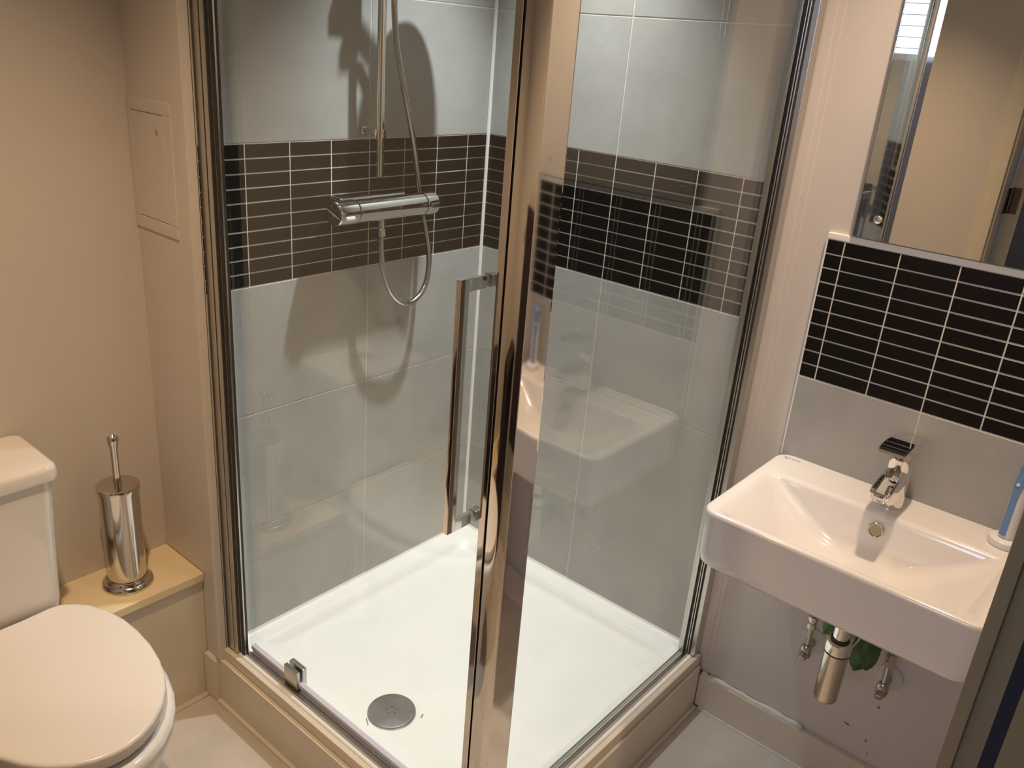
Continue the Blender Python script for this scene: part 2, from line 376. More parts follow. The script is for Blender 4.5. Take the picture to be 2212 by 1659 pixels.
for p, l, a in (((-0.742, -0.408, 0.1325), 0.010, 60), ((-0.640, -0.482, 0.1325), 0.005, 20)):
    bm = new(); d = Vector((math.cos(R(a)), math.sin(R(a)), 0))*l
    tube(bm, [Vector(p)-d, Vector(p)+Vector((0.001, 0.001, 0)), Vector(p)+d], 0.0012, 6); obj('hair_speck', bm, 'scuff', tr)

# ------------------------------------------------------------------ shower enclosure
TOP = 2.00
en = thing('shower_enclosure', 'chrome-framed glass corner shower enclosure with bar-handled door', 'shower enclosure', (-0.42, -0.42, 0.163))
def prof(name, boxes, m, parent, bev=0.0012):
    bm = new()
    for b in boxes: box(bm, *b, bev=bev)
    return obj(name, bm, m, parent)
z0 = 0.164
# wall profile on the tiled wall (door hinge side)
wp = prof('wall_profile', [(-0.8405, -0.815, -0.027, -0.001, z0, TOP)], 'alu', en, 0.0015)
prof('inner_channel', [(-0.8390, -0.816, -0.0430, -0.0285, z0, TOP)], 'alu', wp)
prof('gasket', [(-0.8330, -0.8200, -0.0600, -0.0430, z0, TOP)], 'gasket', wp, 0.0008)
prof('gasket_edge', [(-0.8340, -0.8310, -0.0520, -0.0508, z0, TOP), (-0.8310, -0.8270, -0.0612, -0.0600, z0, TOP)], 'chrome_dull', wp, 0.0003)
# wall profile on the basin wall
wq = prof('wall_profile', [(-0.026, 0.004, -0.846, -0.833, z0, TOP)], 'alu', en)
prof('inner_channel', [(-0.033, -0.001, -0.8315, -0.8285, z0, TOP), (-0.036, -0.001, -0.8270, -0.8245, z0, TOP)], 'alu', wq, 0.0006)
prof('gasket', [(-0.029, -0.001, -0.833, -0.817, z0, TOP)], 'gasket', wq, 0.0004)
prof('inner_channel', [(-0.036, -0.001, -0.817, -0.803, z0, TOP)], 'alu', wq)
# corner post: gently bowed outer faces
bm = new()
def bow(z):
    pts = []
    for i in range(9):
        t = i/8; pts.append(Vector((-0.8262 - 0.0011*math.sin(math.pi*t), -0.7905 - 0.0410*t, z)))
    pts.append(Vector((-0.8260, -0.8328, z)))
    for i in range(9):
        t = i/8; pts.append(Vector((-0.8248 + 0.056*t, -0.8333 - 0.00015*math.sin(math.pi*t), z)))
    pts += [Vector((-0.7680, -0.8323, z)), Vector((-0.7675, -0.8285, z)), Vector((-0.7590, -0.8275, z)), Vector((-0.7585, -0.822, z)), Vector((-0.762, -0.795, z)), Vector((-0.800, -0.790, z)), Vector((-0.810, -0.7905, z))]
    return pts
loft(bm, [bow(z) for z in [z0 + (TOP-z0)*k/24 for k in range(25)]])
cp = obj('corner_post', bm, 'chrome_post', en, 20)
cp.modifiers.clear()
prof('fixed_glass', [(-0.765, -0.030, -0.820, -0.814, z0+0.004, TOP-0.01)], 'glass', en, 0.0)
prof('bottom_rail', [(-0.765, -0.03, -0.832, -0.821, z0, z0+0.009), (-0.765, -0.03, -0.813, -0.808, z0, z0+0.008)], 'chrome_dull', en)
prof('top_rail', [(-0.826, -0.030, -0.833, -0.800, TOP-0.012, TOP+0.018), (-0.826, -0.795, -0.833, -0.03, TOP, TOP+0.018)], 'chrome_post', en)
dg = prof('door_glass', [(-0.8110, -0.8050, -0.7750, -0.0500, z0+0.016, TOP-0.006)], 'glass', en, 0.0)
prof('door_stile', [(-0.8262, -0.800, -0.7860, -0.7715, z0+0.006, TOP-0.004)], 'chrome_post', dg, 0.0015)
prof('shadow_gap', [(-0.816, -0.800, -0.7905, -0.7862, z0+0.002, TOP-0.004)], 'black', dg, 0.0)
prof('bottom_seal', [(-0.8145, -0.8015, -0.771, -0.062, z0+0.010, z0+0.022), (-0.8120, -0.8040, -0.771, -0.062, z0+0.002, z0+0.011)], 'seal', dg, 0.002)
prof('drip_rail', [(-0.829, -0.8155, -0.771, -0.062, z0-0.0005, z0+0.005)], 'chrome_dull', dg, 0.001)
hb = prof('hinge_block', [(-0.8205, -0.8115, -0.253, -0.205, z0+0.008, z0+0.056)], 'chrome_dull', dg, 0.001)
prof('hinge_block', [(-0.8045, -0.7905, -0.253, -0.201, z0+0.008, z0+0.056)], 'chrome_dull', dg, 0.004)
prof('hinge_foot', [(-0.822, -0.806, -0.253, -0.211, z0+0.0005, z0+0.0075)], 'gasket', dg, 0.001)
# handle: square bar with stubs and inner studs
bm = new(); box(bm, -0.868, -0.849, -0.742, -0.732, 0.838, 1.268, 0.0010)
box(bm, -0.851, -0.8115, -0.742, -0.732, 1.248, 1.268, 0.0008); box(bm, -0.851, -0.8115, -0.742, -0.732, 0.838, 0.858, 0.0008)
obj('door_handle', bm, 'chrome', dg)
for z in (1.2585, 0.8485):
    bm = new(); box(bm, -0.8045, -0.786, -0.745, -0.729, z-0.010, z+0.010, 0.002); obj('handle_stud', bm, 'chrome_dull', dg)

# ------------------------------------------------------------------ shower fittings
mx = thing('shower_mixer', 'chrome thermostatic bar mixer on the black mosaic band', 'mixer', (-0.40, 0, 1.15))
AX = (1, 0, 0)
zc, yc = 1.212, -0.064
bm = new(); lathe(bm, [(0.020, 0), (0.0265, 0.001), (0.0268, 0.004), (0.0268, 0.205), (0.026, 0.208)], (-0.506, yc, zc), AX, 36); obj('mixer_body', bm, 'chrome', mx)
bm = new(); box(bm, -0.535, -0.335, yc+0.010, -0.012, zc+0.004, zc+0.031, 0.008, 2); obj('rear_housing', bm, 'chrome', mx)
bm = new(); lathe(bm, [(0.015, -0.001), (0.0262, 0.0), (0.0278, 0.003), (0.0278, 0.052), (0.027, 0.0535)], (-0.561, yc, zc), AX, 36)
kn = obj('temperature_knob', bm, 'chrome', mx)
bm = new(); lathe(bm, [(0.0255, 0.0), (0.0255, 0.002), (0.010, 0.003)], (-0.5635, yc, zc), AX, 30); obj('knob_end', bm, 'gasket', kn)
for a in range(3):
    ca, sa = math.cos(R(20+60*a)), math.sin(R(20+60*a)); bm = new()
    tube(bm, [(-0.5638, yc-0.024*ca, zc-0.024*sa), (-0.5638, yc+0.024*ca, zc+0.024*sa)], 0.0011, 6); obj('knob_line', bm, 'chrome', kn)
bm = new(); box(bm, -0.550, -0.524, yc-0.0305, yc-0.022, zc-0.013, zc-0.003, 0.003); obj('safety_button', bm, 'plastic', kn)
bm = new(); lathe(bm, [(0.027, 0.0), (0.0278, 0.002), (0.0278, 0.034), (0.026, 0.037), (0.02, 0.038)], (-0.2965, yc, zc), AX, 36); fk = obj('flow_knob', bm, 'chrome', mx)
bm = new(); box(bm, -0.287, -0.261, yc-0.0305, yc-0.022, zc-0.007, zc+0.005, 0.0025); obj('stop_button', bm, 'chrome_dull', fk)
bm = new(); lathe(bm, [(0.0271, -0.001), (0.0271, 0.001)], (-0.2975, yc, zc), AX, 36); obj('knob_joint', bm, 'gasket', mx)
for x in (-0.50, -0.345):
    bm = new(); lathe(bm, [(0.026, 0), (0.026, 0.005), (0.014, 0.012), (0.013, 0.045)], (x, -0.0005, zc+0.002), (0, -1, 0), 28); obj('wall_plate', bm, 'chrome', mx)
bm = new(); lathe(bm, [(0.0105, 0), (0.0105, 0.016), (0.0092, 0.017), (0.0092, 0.05)], (-0.424, yc, 1.148), (0, 0, 1), 20); obj('hose_outlet', bm, 'chrome', mx)
bm = new(); pth = catmull([(-0.424, yc, 1.16), (-0.423, -0.064, 1.11), (-0.414, -0.064, 1.062), (-0.388, -0.064, 1.005), (-0.350, -0.064, 0.972), (-0.312, -0.064, 0.970), (-0.275, -0.062, 0.998), (-0.256, -0.056, 1.045), (-0.248, -0.044, 1.095),
   (-0.247, -0.022, 1.165), (-0.258, -0.018, 1.215), (-0.275, -0.024, 1.275), (-0.305, -0.036, 1.36), (-0.345, -0.048, 1.46), (-0.380, -0.056, 1.56), (-0.402, -0.068, 1.64), (-0.412, -0.080, 1.675), (-0.416, -0.086, 1.702)], 26)
tube(bm, pth, 0.0068, 12, ribs=0.05)
tag(obj('shower_hose', bm, 'chrome_dull', None, 60), 'silvery flexible shower hose hanging in a loop below the bar mixer', 'hose')
rl = thing('shower_rail', 'slim vertical chrome riser rail above the bar mixer', 'shower rail', (-0.427, 0, 1.28))
bm = new(); lathe(bm, [(0.007, 0), (0.0092, 0.002), (0.0092, 0.80), (0.007, 0.802)], (-0.427, -0.058, 1.282), n=24); obj('rail_tube', bm, 'chrome', rl)
bm = new(); box(bm, -0.4325, -0.4215, -0.058, -0.004, 1.372, 1.386, 0.002); lathe(bm, [(0.014, 0), (0.014, 0.018)], (-0.427, -0.058, 1.370), n=20)
lathe(bm, [(0.011, 0), (0.011, 0.006), (0.008, 0.009)], (-0.427, -0.0005, 1.379), (0, -1, 0), 20); obj('lower_bracket', bm, 'chrome', rl)
bm = new(); box(bm, -0.4325, -0.4215, -0.058, -0.004, 2.03, 2.044, 0.002); obj('upper_bracket', bm, 'chrome', rl)
sl = new(); lathe(sl, [(0.017, 0), (0.019, 0.004), (0.019, 0.046), (0.017, 0.05)], (-0.427, -0.058, 1.698), n=24); box(sl, -0.478, -0.440, -0.070, -0.046, 1.704, 1.740, 0.004); box(sl, -0.436, -0.402, -0.100, -0.066, 1.708, 1.738, 0.004); obj('slider', sl, 'chrome', rl)
hs = thing('hand_shower', 'broad round chrome shower head held on the riser rail', 'shower head', (-0.416, -0.095, 1.78))
bm = new(); tube(bm, catmull([(-0.416, -0.094, 1.7395), (-0.412, -0.096, 1.765), (-0.395, -0.105, 1.785), (-0.34, -0.122, 1.772), (-0.30, -0.135, 1.742)], 6), 0.012, 14); obj('hand_grip', bm, 'chrome', hs)
bm = new(); lathe(bm, [(0.02, 0.026), (0.070, 0.014), (0.085, 0.005), (0.085, -0.004), (0.079, -0.008), (0.03, -0.010)], (-0.294, -0.140, 1.712), (0, 0.0, 1), 48); obj('spray_head', bm, 'chrome_dull', hs)

# ------------------------------------------------------------------ toilet
TX = -1.289
tl = thing('toilet', 'white close-coupled toilet with closed lid in front of the ledge', 'toilet', (TX, -0.1, 0))
half = [(0.030, 0.02), (0.034, 0.075), (0.030, 0.098), (0.014, 0.118), (-0.010, 0.137), (-0.050, 0.154), (-0.100, 0.164), (-0.150, 0.166), (-0.205, 0.163), (-0.255, 0.154), (-0.300, 0.140), (-0.335, 0.122), (-0.365, 0.100), (-0.392, 0.070), (-0.408, 0.040), (-0.415, 0.013)]
def outline(off, z, dy=0.0, back=None, cx=TX):
    pts = []; ring = [(y, w) for y, w in half] + [(y, -w) for y, w in reversed(half)]
    c = Vector((0, -0.16)); res = []
    n = len(ring)
    for i, (y, w) in enumerate(ring):
        a = Vector((ring[i-1][1], ring[i-1][0])); b = Vector((ring[(i+1) % n][1], ring[(i+1) % n][0])); t = (b-a).normalized(); nrm = Vector((t.y, -t.x))
        p = Vector((w, y))
        if (p - c).dot(nrm) < 0: nrm = -nrm
        p = p + nrm*off
        if back is not None: p.y = min(p.y, back)
        res.append(Vector((cx + p.x, p.y + dy, z)))
    return res
def bowl(off, z, sy, k=1.0):
    return [Vector((TX + (p.x-TX)*k, -0.12 + (p.y+0.12)*sy, z)) for p in outline(off, z)]
bm = new()
loft(bm, [outline(-0.012, 0.4235), outline(0.0005, 0.4240), outline(0.0025, 0.4270), outline(0.0030, 0.4430), outline(0.0018, 0.4470), outline(-0.0015, 0.4493), outline(-0.006, 0.4500), outline(-0.022, 0.4503), bowl(-0.022, 0.4507, 0.6, 0.6), bowl(-0.022, 0.4509, 0.15, 0.15)])
obj('toilet_lid', bm, 'plastic', tl, 60)
bm = new(); loft(bm, [outline(-0.02, 0.4105), outline(-0.010, 0.411), outline(-0.008, 0.413), outline(-0.008, 0.417), outline(-0.012, 0.4195), bowl(-0.012, 0.4195, 0.7, 0.7)]); obj('toilet_seat', bm, 'plastic', tl, 60)
bm = new()
loft(bm, [bowl(-0.06, 0.0, 0.70, 0.82), bowl(-0.058, 0.02, 0.70, 0.80), bowl(-0.058, 0.12, 0.72, 0.74), bowl(-0.045, 0.20, 0.80, 0.80), bowl(-0.018, 0.29, 0.92, 0.92), bowl(0.004, 0.345, 1.0), bowl(0.014, 0.375, 1.0), bowl(0.017, 0.392, 1.0), bowl(0.014, 0.403, 1.0), bowl(0.006, 0.4095, 1.0), bowl(-0.03, 0.4100, 1.0)])
bx_ = bm; box(bx_, TX-0.10, TX+0.10, -0.02, 0.045, 0.0, 0.405, 0.02, 3); obj('toilet_bowl', bm, 'porcelain', tl, 55)
for s in (-1, 1):
    bm = new(); tube(bm, [(TX+s*0.045, 0.030, 0.430), (TX+s*0.105, 0.030, 0.430)], 0.011, 14); obj('seat_hinge', bm, 'chrome', tl)
CXc = -1.306
bm = new()
def cis(h, y0, y1, z, r): return rrect(CXc-h, CXc+h, y0, y1, z, r, 6, 4)
loft(bm, [cis(0.112, 0.060, 0.045+0.003, 0.0, 0.02) if False else cis(0.112, 0.062, 0.0485+0.16, 0.405, 0.02), cis(0.124, 0.050, 0.212, 0.425, 0.024), cis(0.128, 0.046, 0.214, 0.45, 0.026), cis(0.136, 0.044, 0.216, 0.60, 0.026), cis(0.143, 0.040, 0.218, 0.728, 0.026)])
cs = obj('cistern', bm, 'porcelain', tl, 50)
bm = new(); loft(bm, [cis(0.140, 0.042, 0.219, 0.7285, 0.02), cis(0.150, 0.032, 0.2215, 0.731, 0.024), cis(0.151, 0.031, 0.222, 0.738, 0.024), cis(0.150, 0.032, 0.222, 0.752, 0.024), cis(0.147, 0.035, 0.2215, 0.759, 0.022), cis(0.140, 0.042, 0.215, 0.7625, 0.02), cis(0.08, 0.08, 0.19, 0.764, 0.02)])
cl = obj('cistern_lid', bm, 'porcelain', cs, 50)
bm = new(); lathe(bm, [(0.026, -0.002), (0.026, 0.003), (0.023, 0.005), (0.021, 0.0035), (0.005, 0.004)], (CXc, 0.125, 0.764), n=32); obj('flush_button', bm, 'chrome', cs)

# ------------------------------------------------------------------ toilet brush
bc = Vector((-1.004, 0.136, 0.360))
br = thing('toilet_brush', 'chrome cylindrical toilet brush holder standing on the cream ledge', 'toilet brush', bc)
bm = new(); lathe(bm, [(0.050, 0), (0.0545, 0.001), (0.0555, 0.005), (0.0535, 0.010), (0.049, 0.013), (0.0485, 0.016), (0.045, 0.020), (0.043, 0.022)], bc, n=48); obj('holder_base', bm, 'steel', br)
bm = new(); lathe(bm, [(0.0405, 0.018), (0.0415, 0.03), (0.0430, 0.245)], bc, n=48); obj('holder_body', bm, 'steel', br)
bm = new(); lathe(bm, [(0.0432, 0.245), (0.0452, 0.2455), (0.0455, 0.252), (0.0445, 0.2575), (0.040, 0.2595), (0.010, 0.2605)], bc, n=48); obj('holder_lid', bm, 'steel', br)
bm = new(); lathe(bm, [(0.0085, 0.258), (0.0085, 0.272), (0.0080, 0.274), (0.0080, 0.345), (0.0095, 0.355), (0.0118, 0.362), (0.0122, 0.371), (0.0105, 0.374), (0.006, 0.369), (0.002, 0.367)], bc, n=24); obj('brush_handle', bm, 'steel', br)

# ------------------------------------------------------------------ access panel in the boxed wall side
apn = thing('access_panel', 'painted-over rectangular access hatch set in the boxed wall side', 'access panel', (-0.86, 0.144, 1.165))
bm = new()
for d in ((0.056, 0.232, 1.407, 1.431), (0.056, 0.232, 1.165, 1.190), (0.056, 0.086, 1.190, 1.407), (0.209, 0.2235, 1.190, 1.407)):
    box(bm, -0.8632, -0.8595, d[0], min(d[1], YB-0.0015), d[2], d[3], 0.0012)
obj('hatch_frame', bm, 'paint', apn)
bm = new(); box(bm, -0.8624, -0.8595, 0.0885, 0.2065, 1.1925, 1.4045, 0.001); hd = obj('hatch_door', bm, 'paint', apn)
bm = new(); lathe(bm, [(0.0055, 0), (0.0055, 0.0012), (0.003, 0.0016)], (-0.8622, 0.112, 1.372), (-1, 0, 0), 16); obj('hatch_lock', bm, 'trim_lining', hd)

# ------------------------------------------------------------------ wash basin
bs = thing('wash_basin', 'white wall-hung rectangular wash basin beneath the black splashback', 'basin', (-0.19, -1.205, 0.66))
BX0, BX1, BY0, BY1 = -0.372, 0.0, -1.466, -0.944
def BL(a, b, c, d, z, r): return rrect(BX0+a, BX1-b, BY0+c, BY1-d, z, r, 7, 5)
bm = new()
ZT = 0.784
# asymmetric loops: a=front inset, b=back inset, c=right inset, d=left inset
loft(bm, [BL(0.05, 0.0, 0.05, 0.05, 0.655, 0.03), BL(0.014, 0.0, 0.010, 0.010, 0.659, 0.032), BL(0.006, 0.0, 0.003, 0.003, 0.668, 0.034), BL(0.003, 0.0, 0.0, 0.0, 0.69, 0.034), BL(0.0, 0.0, 0.0, 0.0, 0.774, 0.034),
          BL(0.001, 0.0, 0.001, 0.001, 0.781, 0.033), BL(0.005, 0.002, 0.005, 0.005, ZT, 0.030), BL(0.011, 0.100, 0.018, 0.018, ZT+0.0003, 0.026), BL(0.016, 0.110, 0.026, 0.026, ZT-0.002, 0.026),
          BL(0.022, 0.115, 0.036, 0.036, ZT-0.008, 0.028), BL(0.034, 0.119, 0.060, 0.060, ZT-0.026, 0.034), BL(0.048, 0.124, 0.095, 0.095, ZT-0.052, 0.042), BL(0.062, 0.132, 0.130, 0.130, ZT-0.074, 0.050),
          BL(0.078, 0.145, 0.165, 0.165, ZT-0.088, 0.045), BL(0.10, 0.165, 0.20, 0.20, ZT-0.094, 0.03), BL(0.12, 0.185, 0.23, 0.23, ZT-0.0955, 0.02)])
obj('basin_body', bm, 'porcelain', bs, 60)
bm = new(); q = (-0.1265, -1.208, 0.752); ax_ = Vector((-0.97, 0, 0.26))
lathe(bm, [(0.0135, -0.002), (0.0150, 0.001), (0.0135, 0.0022), (0.0115, 0.0012)], q, ax_, 28, False, False); ov = obj('overflow_ring', bm, 'chrome_dull', bs)
bm = new(); lathe(bm, [(0.0118, 0.0008), (0.0119, 0.0012), (0.002, 0.0010)], q, ax_, 24); obj('overflow_hole', bm, 'trim_lining', ov)
bm = new(); lathe(bm, [(0.02, 0), (0.0205, 0.003), (0.017, 0.0045), (0.004, 0.005)], (-0.222, -1.205, 0.688), n=28); obj('basin_waste', bm, 'chrome', bs)
def ring_mark(cx, cy, r0, r1, a0, a1, z, n=20):
    bm = new(); v = []
    for i in range(n+1):
        t = R(a0 + (a1-a0)*i/n); v.append((bm.verts.new((cx+r0*math.cos(t), cy+r0*math.sin(t), z)), bm.verts.new((cx+r1*math.cos(t), cy+r1*math.sin(t), z))))
    for a, b in zip(v, v[1:]): bm.faces.new((a[0], a[1], b[1], b[0]))
    return bm
lx, ly, lz = -0.0205, -0.969, ZT+0.0006
bm = ring_mark(lx, ly, 0.0052, 0.0062, 20, 340, lz); lgo = obj('maker_mark', bm, 'logo', bs, 0)
merge_b = ring_mark(lx, ly, 0.0026, 0.0036, 60, 300, lz); obj('maker_mark', merge_b, 'logo', bs, 0)
for i in range(7):
    bm = new(); yy = ly - 0.010 - 0.0032*i; box(bm, lx-0.0016, lx+0.0016, yy-0.0009, yy+0.0009, lz-0.0003, lz+0.0001); obj('maker_letter', bm, 'logo', bs, 0)

# ------------------------------------------------------------------ tap
tp = thing('basin_tap', 'chrome single-lever mixer tap standing on the back of the wash basin', 'tap', (-0.060, -1.205, ZT))
TY = -1.205
def tsec(cx, z, hx, hy, r, tilt=0.0):
    return [Vector((cx + (p.x), TY + p.y, z - (p.x)*tilt)) for p in rrect(-hx, hx, -hy, hy, 0, r, 6, 2)]
bm = new(); loft(bm, [tsec(-0.060, ZT, 0.024, 0.0245, 0.022), tsec(-0.060, ZT+0.004, 0.0245, 0.025, 0.022), tsec(-0.060, ZT+0.03, 0.0235, 0.0235, 0.021), tsec(-0.060, ZT+0.075, 0.0230, 0.0225, 0.020), tsec(-0.060, ZT+0.105, 0.0235, 0.0230, 0.020), tsec(-0.060, ZT+0.120, 0.0225, 0.0225, 0.019), tsec(-0.060, ZT+0.128, 0.017, 0.017, 0.015)])
obj('tap_body', bm, 'chrome', tp, 50)
def ysec(x, zc_, hy, hz, r):
    return [Vector((x, TY + p.x, zc_ + p.y)) for p in rrect(-hy, hy, -hz, hz, 0, r, 5, 2)]
bm = new(); loft(bm, [ysec(-0.050, ZT+0.066, 0.020, 0.020, 0.010), ysec(-0.085, ZT+0.066, 0.0215, 0.018, 0.009), ysec(-0.120, ZT+0.063, 0.0215, 0.0145, 0.007), ysec(-0.150, ZT+0.059, 0.0205, 0.011, 0.006), ysec(-0.163, ZT+0.057, 0.0185, 0.008, 0.005), ysec(-0.167, ZT+0.0565, 0.014, 0.005, 0.004)])
obj('tap_spout', bm, 'chrome', tp, 50)
bm = new(); lathe(bm, [(0.0115, -0.006), (0.0125, -0.0055), (0.0125, 0.004)], (-0.146, TY, ZT+0.046), n=20); obj('aerator', bm, 'chrome_dull', tp)
bm = new(); loft(bm, [ysec(-0.022, ZT+0.130, 0.016, 0.005, 0.004), ysec(-0.027, ZT+0.132, 0.0240, 0.009, 0.007), ysec(-0.050, ZT+0.138, 0.0280, 0.0125, 0.009), ysec(-0.085, ZT+0.144, 0.0285, 0.0105, 0.008), ysec(-0.120, ZT+0.147, 0.0280, 0.0075, 0.006), ysec(-0.148, ZT+0.147, 0.0265, 0.0050, 0.004), ysec(-0.158, ZT+0.1465, 0.0230, 0.0030, 0.0025)])
obj('tap_lever', bm, 'chrome', tp, 50)
bm = new(); lathe(bm, [(0.019, 0), (0.0195, 0.004), (0.018, 0.008)], (-0.060, TY, ZT+0.119), n=28); obj('lever_collar', bm, 'chrome', tp)

# ------------------------------------------------------------------ bottle trap and supplies under the basin
tc = (-0.200, -1.214, 0.382)
bt = thing('bottle_trap', 'shiny chrome bottle trap hanging under the wash basin', 'trap', tc)
bm = new(); lathe(bm, [(0.016, 0), (0.0225, 0.001), (0.0245, 0.006), (0.0248, 0.118)], tc, n=36); obj('trap_cup', bm, 'steel', bt)
bm = new(); lathe(bm, [(0.0255, 0.120), (0.0262, 0.122), (0.0262, 0.142), (0.0245, 0.146), (0.017, 0.148)], tc, n=36); obj('trap_nut', bm, 'chrome', bt)
bm = new(); lathe(bm, [(0.0250, 0.1165), (0.0258, 0.1205)], tc, n=36); obj('seal_ring', bm, 'gasket', bt)
bm = new(); lathe(bm, [(0.0158, 0.146), (0.0158, 0.273)], tc, n=28); obj('tail_pipe', bm, 'chrome', bt)
bm = new(); lathe(bm, [(0.0185, 0.1475), (0.0185, 0.152)], tc, n=28); obj('seal_ring', bm, 'gasket', bt)
bm = new(); tube(bm, [(-0.178, -1.214, 0.495), (0.010, -1.214, 0.495)], 0.0150, 20); obj('outlet_pipe', bm, 'chrome', bt)
bm = new(); lathe(bm, [(0.032, 0), (0.032, 0.004), (0.017, 0.012)], (0.0095, -1.214, 0.495), (-1, 0, 0), 28); obj('wall_rose', bm, 'chrome', bt)
def valve(y, label):
    v = thing('isolation_valve', label, 'valve', (-0.04, y, 0.335), 'angle valves under the basin')
    bm = new(); lathe(bm, [(0.030, 0), (0.030, 0.003), (0.024, 0.008), (0.010, 0.011)], (0.0095, y+0.001, 0.352), (-1, 0, 0), 28); obj('wall_rose', bm, 'paint', v)
    bm = new(); tube(bm, [(0.008, y, 0.352), (-0.04, y, 0.352)], 0.0085, 16); obj('inlet', bm, 'chrome_dull', v)
    bm = new(); lathe(bm, [(0.008, -0.016), (0.0125, -0.013), (0.0140, 0.0), (0.0125, 0.012), (0.009, 0.018)], (-0.042, y, 0.350), n=10); obj('valve_body', bm, 'chrome_dull', v)
    bm = new(); lathe(bm, [(0.006, 0), (0.0095, 0.002), (0.0095, 0.012), (0.007, 0.014)], (-0.052, y, 0.346), (-1, 0, -0.5), 12); obj('valve_knob', bm, 'chrome_dull', v)
    bm = new(); tube(bm, [(-0.042, y, 0.362), (-0.042, y+0.001, 0.43)], 0.0062, 14); obj('riser_pipe', bm, 'chrome_dull', v)
    bm = new(); lathe(bm, [(0.0085, 0), (0.0105, 0.002), (0.0105, 0.016), (0.0085, 0.018), (0.0085, 0.024), (0.0115, 0.026), (0.0115, 0.034), (0.008, 0.036)], (-0.042, y+0.001, 0.412), n=8); obj('compression_nut', bm, 'chrome_dull', v)
    bm = new(); tube(bm, catmull([(-0.042, y+0.001, 0.445), (-0.043, y, 0.53), (-0.05, y + (TY-y)*0.4, 0.62), (-0.055, y+(TY-y)*0.8, 0.66)], 6), 0.0060, 12); obj('braided_hose', bm, 'chrome_dull', v)
valve(-1.1135, 'chrome angle valve under the basin, on the shower side of the trap')
valve(-1.287, 'chrome angle valve under the basin, beyond the trap by the wall end')
# green leaves behind the trap
def leaf(bm, tip, root, width, nrm, curl=0.012):
    tip, root, nrm = Vector(tip), Vector(root), Vector(nrm).normalized(); d = tip-root; s = d.cross(nrm).normalized(); k = 9; rowz = []
    for i in range(k):
        t = i/(k-1); w = width*(math.sin(math.pi*min(1, 0.08+0.92*t))**0.6)*(0.55+0.45*t) if t < 1 else 0.004
        c = root + d*t + nrm*(curl*math.sin(math.pi*t)); rowz.append([c + s*w*j + nrm*(-0.006*abs(j)) for j in (-1, -.5, 0, .5, 1)])
    top = [[bm.verts.new(p) for p in r] for r in rowz]; bot = [[bm.verts.new(p - nrm*0.0012) for p in r] for r in rowz]
    for g, f in ((top, 0), (bot, 1)):
        for a, b in zip(g, g[1:]):
            for j in range(4):
                q4 = (a[j], a[j+1], b[j+1], b[j]); bm.faces.new(q4 if not f else tuple(reversed(q4)))
    for a, b, a2, b2 in [(top[i], top[i+1], bot[i], bot[i+1]) for i in range(k-1)]:
        bm.faces.new((a[0], b[0], b2[0], a2[0])); bm.faces.new((a[4], a2[4], b2[4], b[4]))
    bm.faces.new((top[0][0], bot[0][0], bot[0][1], top[0][1])) if False else None
pg = thing('plant_sprig', 'green leaves tucked behind the bottle trap under the basin', 'plant', (-0.06, -1.21, 0.40))
bm = new(); leaf(bm, (-0.075, -1.148, 0.437), (-0.06, -1.180, 0.512), 0.022, (-1, 0.2, 0.2)); obj('leaf', bm, 'leaf', pg, 60)
bm = new(); leaf(bm, (-0.085, -1.250, 0.405), (-0.07, -1.257, 0.512), 0.024, (-1, 0.1, 0.3)); obj('leaf', bm, 'leaf_dark', pg, 60)
bm = new(); leaf(bm, (-0.060, -1.225, 0.372), (-0.05, -1.240, 0.474), 0.028, (-1, -0.2, 0.1)); obj('leaf', bm, 'leaf', pg, 60)
bm = new(); tube(bm, catmull([(-0.060, -1.255, 0.512), (-0.05, -1.254, 0.54), (-0.03, -1.250, 0.58), (0.009, -1.250, 0.60)], 5), 0.003, 8); obj('stem', bm, 'leaf_dark', pg)

# ------------------------------------------------------------------ toothbrush on its charger
cb = Vector((-0.048, -1.415, ZT))
bm = new(); lathe(bm, [(0.024, 0), (0.029, 0.001), (0.030, 0.006), (0.0285, 0.013), (0.024, 0.016), (0.012, 0.0165)], cb, n=36)
tag(obj('brush_charger', bm, 'brush_white'), 'round white charging base on the basin corner', 'charger')
tb = thing('electric_toothbrush', 'white and blue electric toothbrush standing upright on its charging base', 'toothbrush', cb + Vector((0, 0, 0.0165)))
b0 = cb + Vector((0, 0, 0.0165))
bm = new(); lathe(bm, [(0.010, 0), (0.0145, 0.001), (0.0150, 0.01), (0.0145, 0.06), (0.0130, 0.115), (0.0105, 0.140), (0.0070, 0.148), (0.0050, 0.150)], b0, n=28); obj('handle_body', bm, 'brush_white', tb)
def gripsec(t):
    z = 0.006 + 0.134*t; r0 = 0.0014 + (0.0150 - 0.0005*(z-0.01)/0.05 if z < 0.06 else 0.0145 - 0.0015*(z-0.06)/0.055 if z < 0.115 else 0.0130 - 0.0025*(z-0.115)/0.025)
    w = R(26 + 34*max(0, (t-0.62)/0.38)); c0 = R(150); out = []
    for k in range(7):
        a = c0 - w + 2*w*k/6; out.append(b0 + Vector((r0*math.cos(a), r0*math.sin(a), z)))
    for k in range(6, -1, -1):
        a = c0 - w + 2*w*k/6; out.append(b0 + Vector(((r0-0.003)*math.cos(a), (r0-0.003)*math.sin(a), z)))
    return out
bm = new(); loft(bm, [gripsec(k/12) for k in range(13)]); gp = obj('rubber_grip', bm, 'blue', tb, 50)
bm = new(); lathe(bm, [(0.0032, -0.002), (0.0032, 0.0012), (0.001, 0.0018)], b0 + Vector((-0.0125, 0.0072, 0.112)), (-0.866, 0.5, 0.05), 14); obj('power_button', bm, 'brush_white', tb)
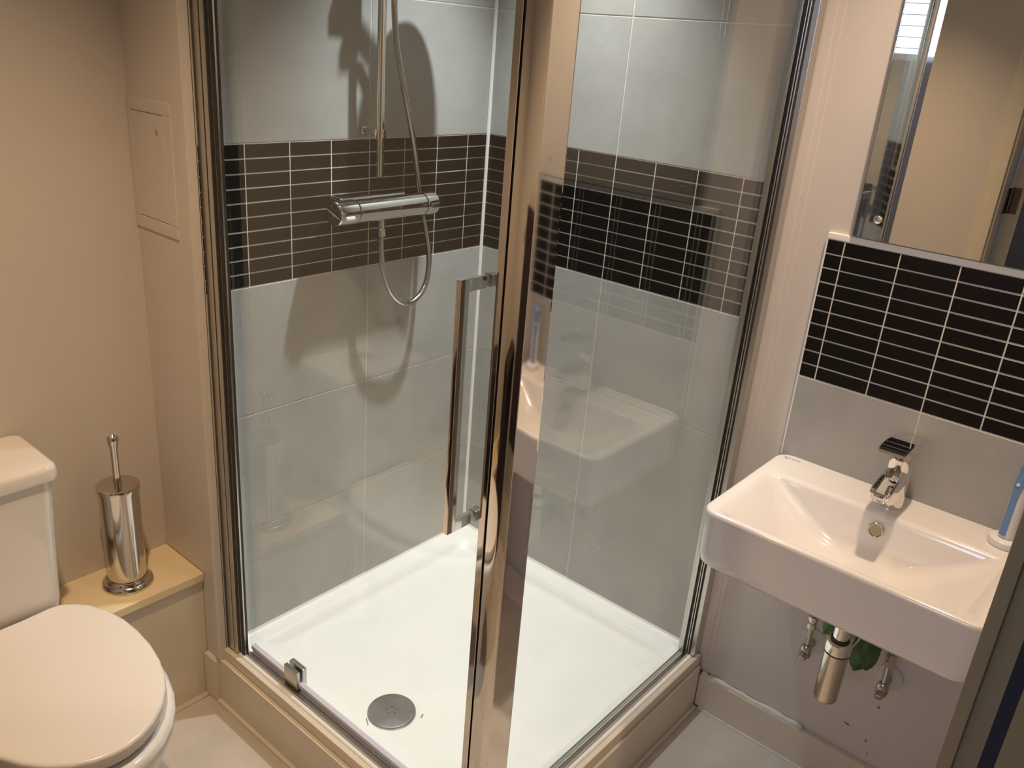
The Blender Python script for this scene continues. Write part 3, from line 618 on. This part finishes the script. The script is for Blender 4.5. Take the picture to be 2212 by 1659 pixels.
bm = new(); lathe(bm, [(0.0125, 0.136), (0.0130, 0.141), (0.0115, 0.149), (0.0070, 0.153), (0.0030, 0.160), (0.0022, 0.168)], b0, n=24); obj('top_cap', bm, 'blue', tb)

# ------------------------------------------------------------------ wall mirror with screws
mr = thing('wall_mirror', 'frameless wall mirror screwed above the black splashback', 'mirror', (0.0, -1.24, 1.286))
bm = new(); box(bm, -0.006, 0.0095, -1.4975, -0.996, 1.286, 2.02); obj('mirror_glass', bm, 'mirror', mr, 0)
bm = new(); box(bm, -0.0075, 0.0095, -0.9958, -0.9935, 1.2865, 2.02, 0.0006); obj('polished_edge', bm, 'chrome', mr)
for y, z in ((-1.036, 1.326), (-1.457, 1.326), (-1.036, 1.98), (-1.457, 1.98)):
    bm = new(); lathe(bm, [(0.0085, -0.001), (0.0085, 0.001), (0.0065, 0.004), (0.003, 0.0055), (0.001, 0.0057)], (-0.0062, y, z), (-1, 0, 0), 24); obj('mirror_screw', bm, 'chrome', mr)

# ------------------------------------------------------------------ seen in reflections: towel and bin by the left wall
trl = thing('towel_rail', 'short chrome towel rail on the wall beyond the toilet', 'towel rail', (XL+0.04, -0.28, 1.15))
bm = new(); tube(bm, [(XL+0.045, -0.44, 1.15), (XL+0.045, -0.10, 1.15)], 0.008, 14)
for y in (-0.43, -0.11): tube(bm, [(XL+0.0005, y, 1.15), (XL+0.045, y, 1.15)], 0.006, 10)
obj('rail_bar', bm, 'chrome', trl)
bm = new(); ny = 25
def tow(y, k):
    f = 0.005*math.sin(k*1.3)
    return [Vector((XL+0.045-0.012+f*0.3, y, 0.72)), Vector((XL+0.045-0.0105, y, 1.14)), Vector((XL+0.045-0.007, y, 1.159)), Vector((XL+0.045, y, 1.163)), Vector((XL+0.045+0.0085, y, 1.159)), Vector((XL+0.045+0.012+f*0.3, y, 1.13)), Vector((XL+0.045+0.018+f, y, 0.80)), Vector((XL+0.045+0.020+f*1.4, y, 0.42)),
            Vector((XL+0.045+0.014+f*1.4, y, 0.42)), Vector((XL+0.045+0.0095+f*0.3, y, 1.13)), Vector((XL+0.045+0.0082, y, 1.150)), Vector((XL+0.045, y, 1.1595)), Vector((XL+0.045-0.0082, y, 1.150)), Vector((XL+0.045-0.0088, y, 0.72))]
loft(bm, [tow(-0.41 + 0.26*k/(ny-1), k) for k in range(ny)])
tag(obj('towel', bm, 'towel', None, 60), 'dark brown towel draped over the chrome rail, seen in the mirror', 'towel')
bm = new(); bcx, bcy = XL+0.16, -0.02
loft(bm, [rrect(bcx-0.11, bcx+0.11, bcy-0.06, bcy+0.06, 0.0005, 0.02), rrect(bcx-0.13, bcx+0.13, bcy-0.075, bcy+0.075, 0.66, 0.025), rrect(bcx-0.135, bcx+0.135, bcy-0.08, bcy+0.08, 0.665, 0.028), rrect(bcx-0.135, bcx+0.135, bcy-0.08, bcy+0.08, 0.70, 0.028), rrect(bcx-0.12, bcx+0.12, bcy-0.065, bcy+0.065, 0.72, 0.03)])
tag(obj('laundry_bin', bm, 'bin', None, 50), 'tall black lidded bin beside the toilet, seen in the chrome post', 'bin')
